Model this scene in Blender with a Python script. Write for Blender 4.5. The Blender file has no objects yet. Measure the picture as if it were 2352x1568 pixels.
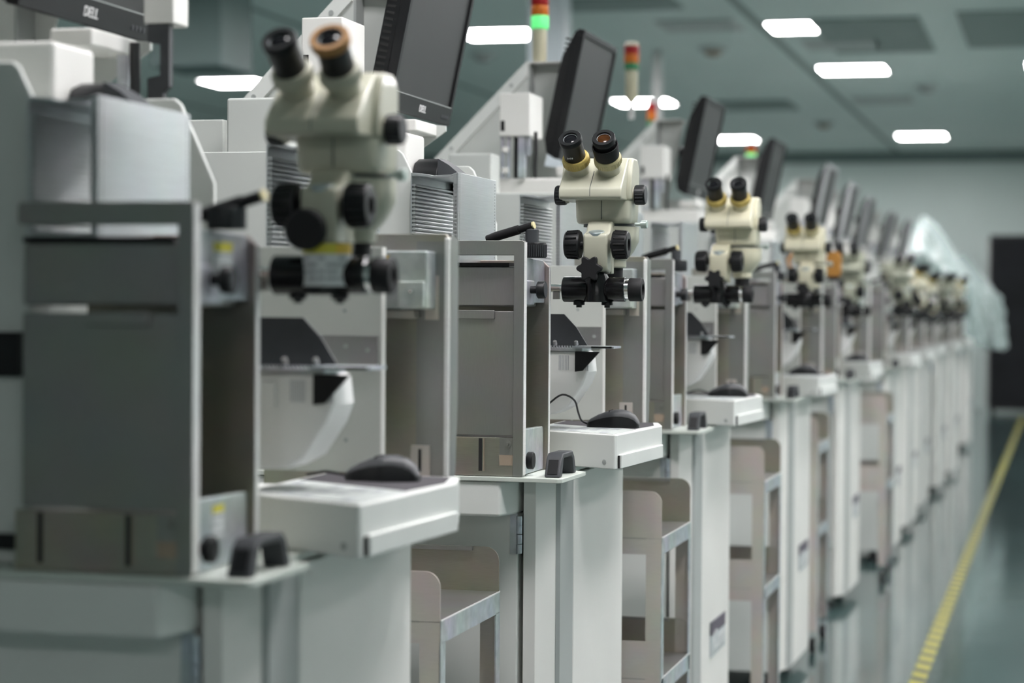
import bpy, math, random
from mathutils import Vector, Matrix, Euler
random.seed(7)
C = bpy.context.scene.collection
PI = math.pi
FZ = 0.21            # the builder's heights are measured from a datum 0.21 m above the floor
ORG = [0.0, 0.0, 0.0]

# ------------------------------------------------------------------ materials
def new_mat(name):
    m = bpy.data.materials.new(name); m.use_nodes = True
    return m, m.node_tree.nodes, m.node_tree.links, m.node_tree.nodes['Principled BSDF']

def paint(name, col, rough=.45, var=.04, scale=6., bump=0., spec=.5, coat=0.):
    m, n, l, b = new_mat(name)
    tc = n.new('ShaderNodeTexCoord'); ns = n.new('ShaderNodeTexNoise')
    ns.inputs['Scale'].default_value = scale; ns.inputs['Detail'].default_value = 4
    l.new(tc.outputs['Object'], ns.inputs['Vector'])
    r = n.new('ShaderNodeValToRGB'); e = r.color_ramp.elements
    e[0].position = .3; e[1].position = .7
    e[0].color = tuple(max(0, c * (1 - var)) for c in col) + (1,)
    e[1].color = tuple(min(1, c * (1 + var)) for c in col) + (1,)
    l.new(ns.outputs['Fac'], r.inputs['Fac']); l.new(r.outputs['Color'], b.inputs['Base Color'])
    b.inputs['Roughness'].default_value = rough
    b.inputs['Specular IOR Level'].default_value = spec
    b.inputs['Coat Weight'].default_value = coat
    if bump:
        n2 = n.new('ShaderNodeTexNoise'); n2.inputs['Scale'].default_value = 900
        l.new(tc.outputs['Object'], n2.inputs['Vector'])
        bp = n.new('ShaderNodeBump'); bp.inputs['Strength'].default_value = bump
        bp.inputs['Distance'].default_value = .0005
        l.new(n2.outputs['Fac'], bp.inputs['Height']); l.new(bp.outputs['Normal'], b.inputs['Normal'])
    return m

def metal(name, col, rough=.35, stretch=(4, 4, 300), var=.12, bump=.15, stain=.15, metallic=1.):
    """brushed metal: fine streaks, plus larger soft stains"""
    m, n, l, b = new_mat(name)
    tc = n.new('ShaderNodeTexCoord'); mp = n.new('ShaderNodeMapping')
    mp.inputs['Scale'].default_value = stretch
    l.new(tc.outputs['Object'], mp.inputs['Vector'])
    ns = n.new('ShaderNodeTexNoise'); ns.inputs['Scale'].default_value = 3; ns.inputs['Detail'].default_value = 3
    l.new(mp.outputs['Vector'], ns.inputs['Vector'])
    st = n.new('ShaderNodeTexNoise'); st.inputs['Scale'].default_value = 9; st.inputs['Detail'].default_value = 5
    l.new(tc.outputs['Object'], st.inputs['Vector'])
    r = n.new('ShaderNodeValToRGB'); e = r.color_ramp.elements
    e[0].position = .3; e[1].position = .7
    e[0].color = tuple(c * (1 - var) for c in col) + (1,)
    e[1].color = tuple(min(1, c * (1 + var)) for c in col) + (1,)
    l.new(ns.outputs['Fac'], r.inputs['Fac'])
    mx = n.new('ShaderNodeMixRGB'); mx.blend_type = 'MULTIPLY'; mx.inputs['Fac'].default_value = stain
    l.new(r.outputs['Color'], mx.inputs['Color1']); l.new(st.outputs['Color'], mx.inputs['Color2'])
    l.new(mx.outputs['Color'], b.inputs['Base Color'])
    b.inputs['Metallic'].default_value = metallic
    mr = n.new('ShaderNodeMapRange'); mr.inputs['To Min'].default_value = rough - .06; mr.inputs['To Max'].default_value = rough + .1
    l.new(st.outputs['Fac'], mr.inputs['Value']); l.new(mr.outputs['Result'], b.inputs['Roughness'])
    bp = n.new('ShaderNodeBump'); bp.inputs['Strength'].default_value = bump; bp.inputs['Distance'].default_value = .0006
    l.new(ns.outputs['Fac'], bp.inputs['Height']); l.new(bp.outputs['Normal'], b.inputs['Normal'])
    return m

def emit(name, col, strength):
    m, n, l, b = new_mat(name)
    b.inputs['Base Color'].default_value = col + (1,)
    b.inputs['Emission Color'].default_value = col + (1,)
    b.inputs['Emission Strength'].default_value = strength
    return m

M = {}
M['white'] = paint('white_powder_coat', (.70, .715, .69), .42, .03, 5, .12)
M['white2'] = paint('warm_white_panel', (.73, .72, .69), .45, .03, 4, .1)
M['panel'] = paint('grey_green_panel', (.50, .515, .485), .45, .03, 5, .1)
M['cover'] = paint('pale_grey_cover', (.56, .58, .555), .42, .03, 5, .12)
M['bright'] = paint('clean_white_plastic', (.78, .78, .77), .38, .02)
M['stripe'] = paint('grey_stripe_paint', (.36, .38, .37), .45, .03)
M['plate'] = paint('pale_green_table_paint', (.56, .60, .55), .4, .04)
M['steel'] = metal('brushed_stainless', (.35, .348, .335), .36, (420, 420, 14), .035, .03, .22, .85)
M['steelw'] = metal('warm_stainless', (.66, .605, .555), .46, (14, 420, 420), .04, .03, .3, .5)
M['bronze'] = metal('brownish_stainless', (.46, .43, .37), .42, (14, 420, 420), .05, .04, .35)
M['galv'] = metal('galvanised_sheet', (.60, .64, .66), .40, (12, 12, 12), .15, .08, .35, .7)
M['alu'] = metal('brushed_aluminium', (.62, .64, .66), .34, (4, 4, 260), .06, .12, .1)
M['alu_dark'] = metal('anodised_aluminium_fins', (.55, .57, .58), .33, (4, 4, 200), .06, .1, .1)
M['chrome'] = metal('chrome', (.8, .8, .8), .14, (10, 10, 10), .03, .0, .0)
M['edge'] = metal('bright_sheared_edge', (.88, .87, .86), .5, (10, 10, 300), .05, .05, .1, .4)
M['copper'] = paint('tan_strip', (.36, .28, .21), .5, .1)
M['black'] = paint('black_plastic', (.009, .0095, .0105), .42, .1, 20, .1, spec=.3)
M['rubber'] = paint('black_rubber', (.011, .011, .012), .6, .1, 30, .2, spec=.3)
M['gloss'] = paint('gloss_black', (.007, .007, .0075), .2, .05, spec=.35)
M['dgrey'] = paint('dark_grey_plastic', (.045, .048, .053), .5, .08, 30, .2, spec=.35)
M['mgrey'] = paint('mouse_grey', (.055, .057, .062), .5, .05, 60, .1)
M['pad'] = paint('dark_purple_grey_pad', (.055, .05, .058), .85, .15, 200)
M['cream'] = paint('cream_enamel', (.47, .465, .37), .32, .05, 12, .06, coat=.2)
M['cream2'] = paint('pale_cream_enamel', (.63, .60, .45), .34, .05, 12, .06, coat=.2)
M['olive'] = paint('grey_green_enamel', (.36, .37, .29), .34, .05, 12, .06, coat=.2)
M['yring'] = paint('aged_yellow_ring', (.52, .40, .12), .45, .2, 25)
M['cring'] = paint('faded_cream_ring', (.56, .50, .28), .45, .2, 25)
M['brownring'] = paint('brown_rubber_cup', (.34, .17, .055), .6, .15, 30)
M['glass'] = paint('dark_lens', (.008, .008, .010), .12, .0, spec=.22)
M['amber'] = paint('amber_lens', (.05, .019, .006), .12, .4, 60, spec=.22)
M['screen'] = paint('matte_screen', (.028, .0275, .028), .42, .05, 3, spec=.42)
M['bezel'] = paint('black_bezel', (.010, .0105, .0115), .42, .06, 30, .08, spec=.28)
M['sbezel'] = paint('silver_grey_bezel', (.42, .43, .44), .4, .05)
M['silver'] = paint('silver_lettering', (.75, .75, .75), .4, .0)
M['label'] = paint('white_label', (.66, .68, .68), .5, .05, 40)
M['legend'] = paint('pale_grey_legend', (.47, .50, .485), .6, .05, 40)
M['yellow'] = paint('yellow_label', (.62, .56, .05), .5, .06, 40)
M['amberlabel'] = paint('amber_label', (.75, .50, .06), .5, .06, 40)
M['ink'] = paint('dark_print', (.08, .09, .09), .6, .1)
M['inkpale'] = paint('pale_print', (.36, .38, .40), .6, .1, 60)
M['purple'] = paint('purple_grey_print', (.085, .065, .10), .45, .06)
M['labelgrey'] = paint('grey_print', (.46, .50, .51), .45, .1, 20)
M['dark'] = paint('dark_gap', (.012, .012, .012), .8, .0)
M['red'] = paint('red_lens', (.26, .007, .009), .4, .08, 40, spec=.25)
M['orange'] = paint('orange_lens', (.46, .12, .010), .4, .08, 40, spec=.25)
M['green'] = paint('green_lens', (.02, .17, .07), .4, .08, 40, spec=.25)
M['blue'] = paint('blue_lens', (.04, .08, .26), .3, .08, 40, spec=.6)
M['green_lit'] = emit('lit_green_lens', (.09, .56, .16), .42)
M['polecream'] = paint('cream_pole', (.44, .42, .30), .4, .05)
M['polegrey'] = paint('pale_grey_pole', (.55, .55, .54), .4, .05)
M['pouch'] = paint('orange_brown_fabric', (.42, .19, .035), .75, .12, 40)
M['cable'] = paint('black_cable', (.012, .012, .013), .4, .05)
M['lamp'] = emit('added_lamp_diffuser', (1., .97, .982), 14.)
M['lampfar'] = emit('lamp_diffuser_far', (1., .97, .982), 18.)
M['lampoff'] = paint('unlit_diffuser', (.55, .58, .57), .5, .02)
M['lampframe'] = paint('lamp_frame', (.55, .58, .57), .4, .02)
M['vent'] = paint('grey_return_grille', (.42, .49, .475), .6, .05)
M['ceil'] = paint('grey_green_ceiling_panel', (.76, .86, .83), .42, .05, .35, spec=.4)
M['joint'] = paint('ceiling_joint_seal', (.30, .365, .35), .6, .05)
M['wall'] = paint('grey_green_wall_panel', (.65, .74, .71), .45, .03, .4)
M['walltrim'] = paint('teal_grey_trim', (.20, .26, .25), .5, .03)
M['duct'] = paint('dark_teal_duct', (.16, .215, .21), .6, .05, 2)
M['column'] = paint('pale_blue_grey_column', (.50, .55, .58), .45, .03)
M['rack'] = paint('black_rack', (.006, .008, .009), .5, .2, 2)
M['rackdoor'] = paint('black_mesh_door', (.008, .009, .011), .5, .3, 3, spec=.2)

def floor_mat():
    m, n, l, b = new_mat('glossy_epoxy_floor')
    tc = n.new('ShaderNodeTexCoord'); ns = n.new('ShaderNodeTexNoise'); ns.inputs['Scale'].default_value = .9; ns.inputs['Detail'].default_value = 6
    l.new(tc.outputs['Object'], ns.inputs['Vector'])
    r = n.new('ShaderNodeValToRGB'); e = r.color_ramp.elements
    e[0].position = .3; e[0].color = (.042, .078, .075, 1); e[1].position = .72; e[1].color = (.062, .108, .105, 1)
    l.new(ns.outputs['Fac'], r.inputs['Fac']); l.new(r.outputs['Color'], b.inputs['Base Color'])
    b.inputs['Roughness'].default_value = .13; b.inputs['Specular IOR Level'].default_value = .8
    b.inputs['Coat Weight'].default_value = .4; b.inputs['Coat Roughness'].default_value = .08
    n2 = n.new('ShaderNodeTexNoise'); n2.inputs['Scale'].default_value = 4.; n2.inputs['Detail'].default_value = 2
    l.new(tc.outputs['Object'], n2.inputs['Vector'])
    bp = n.new('ShaderNodeBump'); bp.inputs['Strength'].default_value = .07; bp.inputs['Distance'].default_value = .01
    l.new(n2.outputs['Fac'], bp.inputs['Height']); l.new(bp.outputs['Normal'], b.inputs['Normal'])
    l.new(bp.outputs['Normal'], b.inputs['Coat Normal'])
    return m
M['floor'] = floor_mat()

def tape_mat():
    m, n, l, b = new_mat('hazard_tape')
    tc = n.new('ShaderNodeTexCoord'); sp = n.new('ShaderNodeSeparateXYZ'); l.new(tc.outputs['Object'], sp.inputs[0])
    a = n.new('ShaderNodeMath'); a.operation = 'ADD'; l.new(sp.outputs['X'], a.inputs[0]); l.new(sp.outputs['Y'], a.inputs[1])
    q = n.new('ShaderNodeMath'); q.operation = 'MULTIPLY'; q.inputs[1].default_value = 1 / .20; l.new(a.outputs[0], q.inputs[0])
    f = n.new('ShaderNodeMath'); f.operation = 'FRACT'; l.new(q.outputs[0], f.inputs[0])
    g = n.new('ShaderNodeMath'); g.operation = 'GREATER_THAN'; g.inputs[1].default_value = .46; l.new(f.outputs[0], g.inputs[0])
    mx = n.new('ShaderNodeMixRGB'); l.new(g.outputs[0], mx.inputs['Fac'])
    mx.inputs['Color1'].default_value = (.055, .065, .06, 1); mx.inputs['Color2'].default_value = (.44, .40, .075, 1)
    l.new(mx.outputs[0], b.inputs['Base Color']); b.inputs['Roughness'].default_value = .4
    return m
M['tape'] = tape_mat()

def plastic_mat():
    m, n, l, b = new_mat('clear_plastic_sheet')
    b.inputs['Base Color'].default_value = (.44, .52, .51, 1); b.inputs['Roughness'].default_value = .25
    b.inputs['Specular IOR Level'].default_value = .8
    t = n.new('ShaderNodeBsdfTransparent'); t.inputs[0].default_value = (.9, .96, .95, 1)
    mx = n.new('ShaderNodeMixShader'); out = n['Material Output']
    lw = n.new('ShaderNodeLayerWeight'); lw.inputs[0].default_value = .45
    mr = n.new('ShaderNodeMapRange'); mr.inputs['To Min'].default_value = .32; mr.inputs['To Max'].default_value = .92
    l.new(lw.outputs['Facing'], mr.inputs['Value']); l.new(mr.outputs['Result'], mx.inputs[0])
    l.new(t.outputs[0], mx.inputs[1]); l.new(b.outputs[0], mx.inputs[2]); l.new(mx.outputs[0], out.inputs[0])
    return m
M['plastic'] = plastic_mat()

# ------------------------------------------------------------------ mesh builder
class MB:
    def __init__(s): s.v = []; s.f = []
    def box(s, x0, x1, y0, y1, z0, z1):
        i = len(s.v)
        s.v += [(x0, y0, z0), (x1, y0, z0), (x1, y1, z0), (x0, y1, z0), (x0, y0, z1), (x1, y0, z1), (x1, y1, z1), (x0, y1, z1)]
        s.f += [tuple(i + k for k in q) for q in ((0, 3, 2, 1), (4, 5, 6, 7), (0, 1, 5, 4), (1, 2, 6, 5), (2, 3, 7, 6), (3, 0, 4, 7))]
        return s
    def prism(s, pts, axis, a, b):
        n = len(pts); i = len(s.v)
        def mk(p, t):
            if axis == 'y': return (p[0], t, p[1])
            if axis == 'x': return (t, p[0], p[1])
            return (p[0], p[1], t)
        s.v += [mk(p, a) for p in pts] + [mk(p, b) for p in pts]
        s.f.append(tuple(i + k for k in range(n))); s.f.append(tuple(i + n + k for k in reversed(range(n))))
        for k in range(n):
            k2 = (k + 1) % n
            s.f.append((i + k, i + n + k, i + n + k2, i + k2))
        return s
    def lathe(s, o, d, prof, n=28, cap0=True, cap1=True):
        d = Vector(d).normalized(); o = Vector(o)
        u = d.orthogonal().normalized(); w = d.cross(u)
        i = len(s.v)
        for r, h in prof:
            for k in range(n):
                a = 2 * PI * k / n
                s.v.append(tuple(o + d * h + (u * math.cos(a) + w * math.sin(a)) * r))
        for j in range(len(prof) - 1):
            for k in range(n):
                k2 = (k + 1) % n
                s.f.append((i + j * n + k, i + j * n + k2, i + (j + 1) * n + k2, i + (j + 1) * n + k))
        if cap0: s.f.append(tuple(i + k for k in reversed(range(n))))
        if cap1: s.f.append(tuple(i + (len(prof) - 1) * n + k for k in range(n)))
        return s
    def cyl(s, p0, p1, r0, r1=None, n=28):
        p0 = Vector(p0); p1 = Vector(p1); d = p1 - p0
        return s.lathe(p0, d, [(r0, 0), (r0 if r1 is None else r1, d.length)], n)
    def tube(s, pts, r, n=10):
        P = [Vector(p) for p in pts]; i = len(s.v); m = len(P)
        up = Vector((.13, .21, .97))
        for k, p in enumerate(P):
            t = (P[min(k + 1, m - 1)] - P[max(k - 1, 0)]).normalized()
            a = t.cross(up).normalized(); b = t.cross(a)
            for q in range(n):
                an = 2 * PI * q / n
                s.v.append(tuple(p + (a * math.cos(an) + b * math.sin(an)) * r))
        for k in range(m - 1):
            for q in range(n):
                q2 = (q + 1) % n
                s.f.append((i + k * n + q, i + (k + 1) * n + q, i + (k + 1) * n + q2, i + k * n + q2))
        s.f.append(tuple(i + q for q in range(n))); s.f.append(tuple(i + (m - 1) * n + q for q in reversed(range(n))))
        return s
    def build(s, name, mat, parent=None, bevel=0., seg=2, ang=38, kind=None):
        me = bpy.data.meshes.new(name)
        me.from_pydata([(a - ORG[0], b - ORG[1], c - ORG[2]) for a, b, c in s.v], [], s.f)
        me.materials.append(M[mat] if isinstance(mat, str) else mat)
        me.validate(); me.update()
        import bmesh
        bm = bmesh.new(); bm.from_mesh(me); bmesh.ops.recalc_face_normals(bm, faces=bm.faces); bm.to_mesh(me); bm.free()
        for p in me.polygons: p.use_smooth = True
        me.set_sharp_from_angle(angle=math.radians(ang))
        o = bpy.data.objects.new(name, me); C.objects.link(o)
        if parent: o.parent = parent
        else: o.location = (ORG[0], ORG[1], ORG[2] + FZ)
        if bevel:
            b = o.modifiers.new('bevel', 'BEVEL'); b.width = bevel; b.segments = seg; b.limit_method = 'ANGLE'; b.angle_limit = math.radians(40)
            b.harden_normals = True
        if kind: o['kind'] = kind
        return o

def rbox(x0, x1, y0, y1, r, n=5):
    """rounded rectangle outline"""
    out = []
    for cx, cy, a0 in ((x1 - r, y1 - r, 0), (x0 + r, y1 - r, 90), (x0 + r, y0 + r, 180), (x1 - r, y0 + r, 270)):
        for k in range(n + 1):
            a = math.radians(a0 + 90 * k / n); out.append((cx + r * math.cos(a), cy + r * math.sin(a)))
    return out

def setorg(x, y, z): ORG[0], ORG[1], ORG[2] = x, y, z
def tag(o, label, cat, group=None):
    o['label'] = label; o['category'] = cat
    if group: o['group'] = group
    return o
def empty(name, label, cat, group=None, rot=(0, 0, 0)):
    o = bpy.data.objects.new(name, None); C.objects.link(o); o.empty_display_size = .05
    o.location = (ORG[0], ORG[1], ORG[2] + FZ); o.rotation_euler = rot
    return tag(o, label, cat, group)
def text(name, body, size, mat, parent, loc, rot, ext=.0004):
    cu = bpy.data.curves.new(name, 'FONT'); cu.body = body; cu.size = size; cu.extrude = ext
    cu.align_x = 'CENTER'; cu.align_y = 'CENTER'; cu.resolution_u = 3
    t = bpy.data.objects.new(name + '_tmp', cu); C.objects.link(t)
    me = bpy.data.meshes.new_from_object(t.evaluated_get(bpy.context.evaluated_depsgraph_get()))
    bpy.data.objects.remove(t); bpy.data.curves.remove(cu)
    me.name = name; me.materials.clear(); me.materials.append(M[mat])
    o = bpy.data.objects.new(name, me); C.objects.link(o)
    o.parent = parent; o.location = loc; o.rotation_euler = rot
    return o
KIDS = {}
def children_map():
    KIDS.clear()
    for o in bpy.data.objects:
        if o.parent: KIDS.setdefault(o.parent.name, []).append(o)
def dup(o, parent=None):
    c = o.copy(); C.objects.link(c)
    if parent: c.parent = parent
    for ch in KIDS.get(o.name, []): dup(ch, c)
    return c
def copy_thing(root, loc, label, rotz=None, skip=()):
    c = root.copy(); C.objects.link(c); c.location = loc; c['label'] = label
    if rotz is not None: c.rotation_euler = (c.rotation_euler[0], c.rotation_euler[1], rotz)
    for ch in KIDS.get(root.name, []):
        if ch.name.split('.')[0] in skip: continue
        dup(ch, c)
    return c

# ------------------------------------------------------------------ camera (pinhole solved from the photograph's vanishing lines)
F = 5000.; VPX, VPY, ROLL = 2450., 705., .007
def solve_cam():
    c, s = math.cos(ROLL), math.sin(ROLL)
    dx, dy = VPX - 1176, VPY - 784
    vx, vy = dx * c + dy * s, -dx * s + dy * c
    pitch = math.atan2(vy, F); yaw = math.atan2(vx, F / math.cos(pitch))
    cy, sy, cp, sp = math.cos(yaw), math.sin(yaw), math.cos(pitch), math.sin(pitch)
    R = Vector((cy, sy, 0)); W = Vector((-sy * cp, cy * cp, sp)); U = R.cross(W)
    R2 = R * c - U * s * -1 * -1 if False else R * c + U * s * 1
    U2 = U * c - R * s
    return R2, U2, W
R, U, W = solve_cam()
cam = bpy.data.cameras.new('camera'); co = bpy.data.objects.new('camera', cam); C.objects.link(co)
mw = Matrix(((R.x, U.x, -W.x, 0), (R.y, U.y, -W.y, 0), (R.z, U.z, -W.z, 1.22 + FZ), (0, 0, 0, 1)))
co.matrix_world = mw
cam.sensor_width = 36.; cam.lens = F / 2352 * 36.
cam.dof.use_dof = True; cam.dof.focus_distance = 4.45; cam.dof.aperture_fstop = 2.7; cam.dof.aperture_blades = 9
cam.clip_end = 200
bpy.context.scene.camera = co

# ------------------------------------------------------------------ the room
setorg(0, 0, -FZ)
CZ = 3.42
XL, XR, YB, YF = -13., 6., -5., 31.5
MB().box(XL - .2, XR + .2, YB - .2, YF + .2, -FZ - .2, -FZ).build('floor', 'floor', kind='structure')
MB().box(XL - .2, XR + .2, YB - .2, YF + .2, CZ, CZ + .2).build('ceiling', 'ceil', kind='structure')
MB().box(XL, XR, YF, YF + .2, -FZ, CZ).build('wall_back', 'wall', kind='structure')
MB().box(XL, XR, YB - .2, YB, -FZ, CZ).build('wall_front', 'wall', kind='structure')
MB().box(XL - .2, XL, YB, YF, -FZ, CZ).build('wall_left', 'wall', kind='structure')
MB().box(XR, XR + .2, YB, YF, -FZ, CZ).build('wall_right', 'wall', kind='structure')
MB().box(XL, XR, YF - .05, YF, CZ - .16, CZ).build('trim_1', 'walltrim', kind='structure')
for k, x in enumerate((-9.55, -5.95, -2.36, 1.24)):
    MB().box(x - .035, x + .035, YB, YF - .06, CZ - .004, CZ + .01).build(f'trim_{k + 2}', 'joint', kind='structure')
MB().box(-3.60, -3.35, 14.5, 14.75, -FZ, CZ).build('column_1', 'column', bevel=.01, kind='structure')

MB().box(-3.50, -3.425, 18.6, 18.68, -FZ, CZ).build('column_2', 'polegrey', bevel=.004, kind='structure')

# ceiling lights
def make_light(mat='lamp'):
    setorg(0, 0, CZ)
    t = empty('ceiling_light', '', 'ceiling light', 'square panel lights in the ceiling')
    f = MB()
    s = .325
    f.box(-s, s, -s, -s + .025, CZ - .012, CZ - .0005).box(-s, s, s - .025, s, CZ - .012, CZ - .0005)
    f.box(-s, -s + .025, -s + .025, s - .025, CZ - .012, CZ - .0005).box(s - .025, s, -s + .025, s - .025, CZ - .012, CZ - .0005)
    f.build('frame', 'lampframe', t)
    MB().box(-s + .025, s - .025, -s + .025, s - .025, CZ - .009, CZ - .001).build('diffuser', mat, t)
    return t
L0 = make_light('lampfar'); L1 = make_light()
children_map()
LIT = [(-2.0, 17.25, 'large lit square ceiling panel at upper right, nearest of the right-hand line'),
       (-1.95, 20.45, 'second lit ceiling panel of the right-hand line, right of the joint'),
       (-1.84, 28.6, 'farthest lit ceiling panel of the right-hand line, above the far wall'),
       (-4.52, 17.25, 'lit ceiling panel between the big monitor and the first signal tower'),
       (-8.10, 20.55, 'lit ceiling panel at upper left, behind the nearest microscope'),
       (-4.48, 23.35, 'lit ceiling panel behind the signal towers in the middle'),
       (-4.32, 28.8, 'lit ceiling panel right of the third monitor, above a green beacon'),
       (-.07, 20.4, 'lit ceiling panel cut off by the right edge of the photo'),
       (-9.6, 17.4, 'lit ceiling panel low under the nearest monitor at far left')]
first = True
for x, y, lab in LIT:
    if first: L0.location = (x, y, CZ + FZ); L0['label'] = lab; first = False
    else: copy_thing(L0, (x, y, CZ + FZ), lab)
# unseen lamps added out of view, placed to light the machines and far ceiling
ADDED_LAMPS = [(.1, y) for y in (3.2, 4.8, 6.4, 9.6, 12.8)] + [(-.9, 3.2), (-2.0, 9.6), (-2.0, 12.8), (.1, -3.2), (2.4, -3.2), (2.4, 6.4), (2.4, 9.6), (2.4, 12.8), (4.6, 6.8), (2.4, 8.0), (4.6, 9.6), (4.6, 12.8)] + \
           [(-4.5, 3.2), (-4.5, 6.4), (-4.5, 9.6), (-4.5, 12.8), (-7.6, 9.6), (-7.6, 12.8), (2.4, 17.25), (2.4, 20.45), (2.4, 23.6), (2.4, 26.8), (4.6, 20.45), (4.6, 26.8), (4.6, 17.25)]
for i, (x, y) in enumerate(ADDED_LAMPS):
    lab = 'added square ceiling lamp out of view, there to light the room'
    if i == 0: L1.location = (x, y, CZ + FZ); L1['label'] = lab
    else: copy_thing(L0 if y > 16 else L1, (x, y, CZ + FZ), lab)

# unlit ceiling fittings
def fitting(name, lab, cat, x, y, sx, sy, mat, h=.02, grp=None):
    setorg(x, y, CZ)
    t = empty(name, lab, cat, grp)
    MB().box(x - sx, x + sx, y - sy, y + sy, CZ - h, CZ - .0005).build('frame', 'lampframe' if mat != 'vent' else 'joint', t, bevel=.003)
    m = MB()
    if mat == 'vent':
        n = 9
        for k in range(n):
            yy = y - sy + .04 + (2 * sy - .08) * k / (n - 1)
            m.box(x - sx + .03, x + sx - .03, yy - .012, yy + .012, CZ - h - .006, CZ - h)
    else: m.box(x - sx + .03, x + sx - .03, y - sy + .03, y + sy - .03, CZ - h - .004, CZ - h)
    m.build('louvre' if mat == 'vent' else 'panel', mat, t)
def on_ceiling(px, py):
    c, s = math.cos(ROLL), math.sin(ROLL)
    dx, dy = px - 1176, py - 784
    v = W * F + R * dx - U * dy
    t = (CZ - 1.22) / v.z
    return v.x * t, v.y * t
for px, py, lab in ((1608, 56, 'pale unlit ceiling panel left of the diagonal joint at top'), (1935, 100, 'pale unlit ceiling panel between the two nearest right-hand lights'),
                    (2028, 228, 'pale unlit ceiling panel above the farthest right-hand light')):
    x, y = on_ceiling(px, py); fitting('ceiling_panel', lab, 'ceiling panel', x, y, .31, .31, 'lampoff', grp='unlit panels in the ceiling')
for px, py, lab, sx, sy in ((2010, 80, 'dark ceiling grille right of the nearest right-hand light', .42, 1.1), (2330, 65, 'dark ceiling grille at the top right corner', .4, 1.1),
                    (1730, 240, 'dark ceiling grille right of the third monitor', .45, .5), (1400, 6, 'dark ceiling grille above the second monitor at top', .5, .3)):
    x, y = on_ceiling(px, py); fitting('ceiling_vent', lab, 'ceiling vent', x, y, sx, sy, 'vent', grp='dark grilles in the ceiling')
for px, py, lab in ((1638, 108, 'small pale round detector on the ceiling, left of the nearest right-hand light'), (1893, 280, 'small pale round detector on the ceiling, above the farthest right-hand light'),
                    (2130, 195, 'small grey round detector on the ceiling, far right'), (1110, 122, 'small dark round detector on the ceiling, under the light beside the big monitor')):
    x, y = on_ceiling(px, py); setorg(x, y, CZ)
    t = empty('smoke_detector', lab, 'smoke detector', 'round detectors on the ceiling')
    MB().lathe((x, y, CZ - .0005), (0, 0, -1), [(.13, 0), (.13, .02), (.11, .035)]).build('base', 'lampoff', t)
    MB().lathe((x, y, CZ - .035), (0, 0, -1), [(.075, 0), (.07, .03), (.03, .045)]).build('sensor', 'copper' if px < 2000 and px > 1500 else 'stripe', t)

setorg(0, 0, -FZ)
MB().box(-6.25, -5.72, 14.2, 14.8, 2.86, CZ).build('trim_6', 'duct', bevel=.01, kind='structure')  # dark duct box hanging down from the ceiling, not a trim strip

# floor tape
setorg(-.535, 14., -FZ)
tp = MB().box(-.565, -.505, 6.5, 29., -FZ, -FZ + .0012).build('floor_tape', 'tape')
tag(tp, 'yellow and black striped hazard tape along the glossy floor', 'floor tape')

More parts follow.
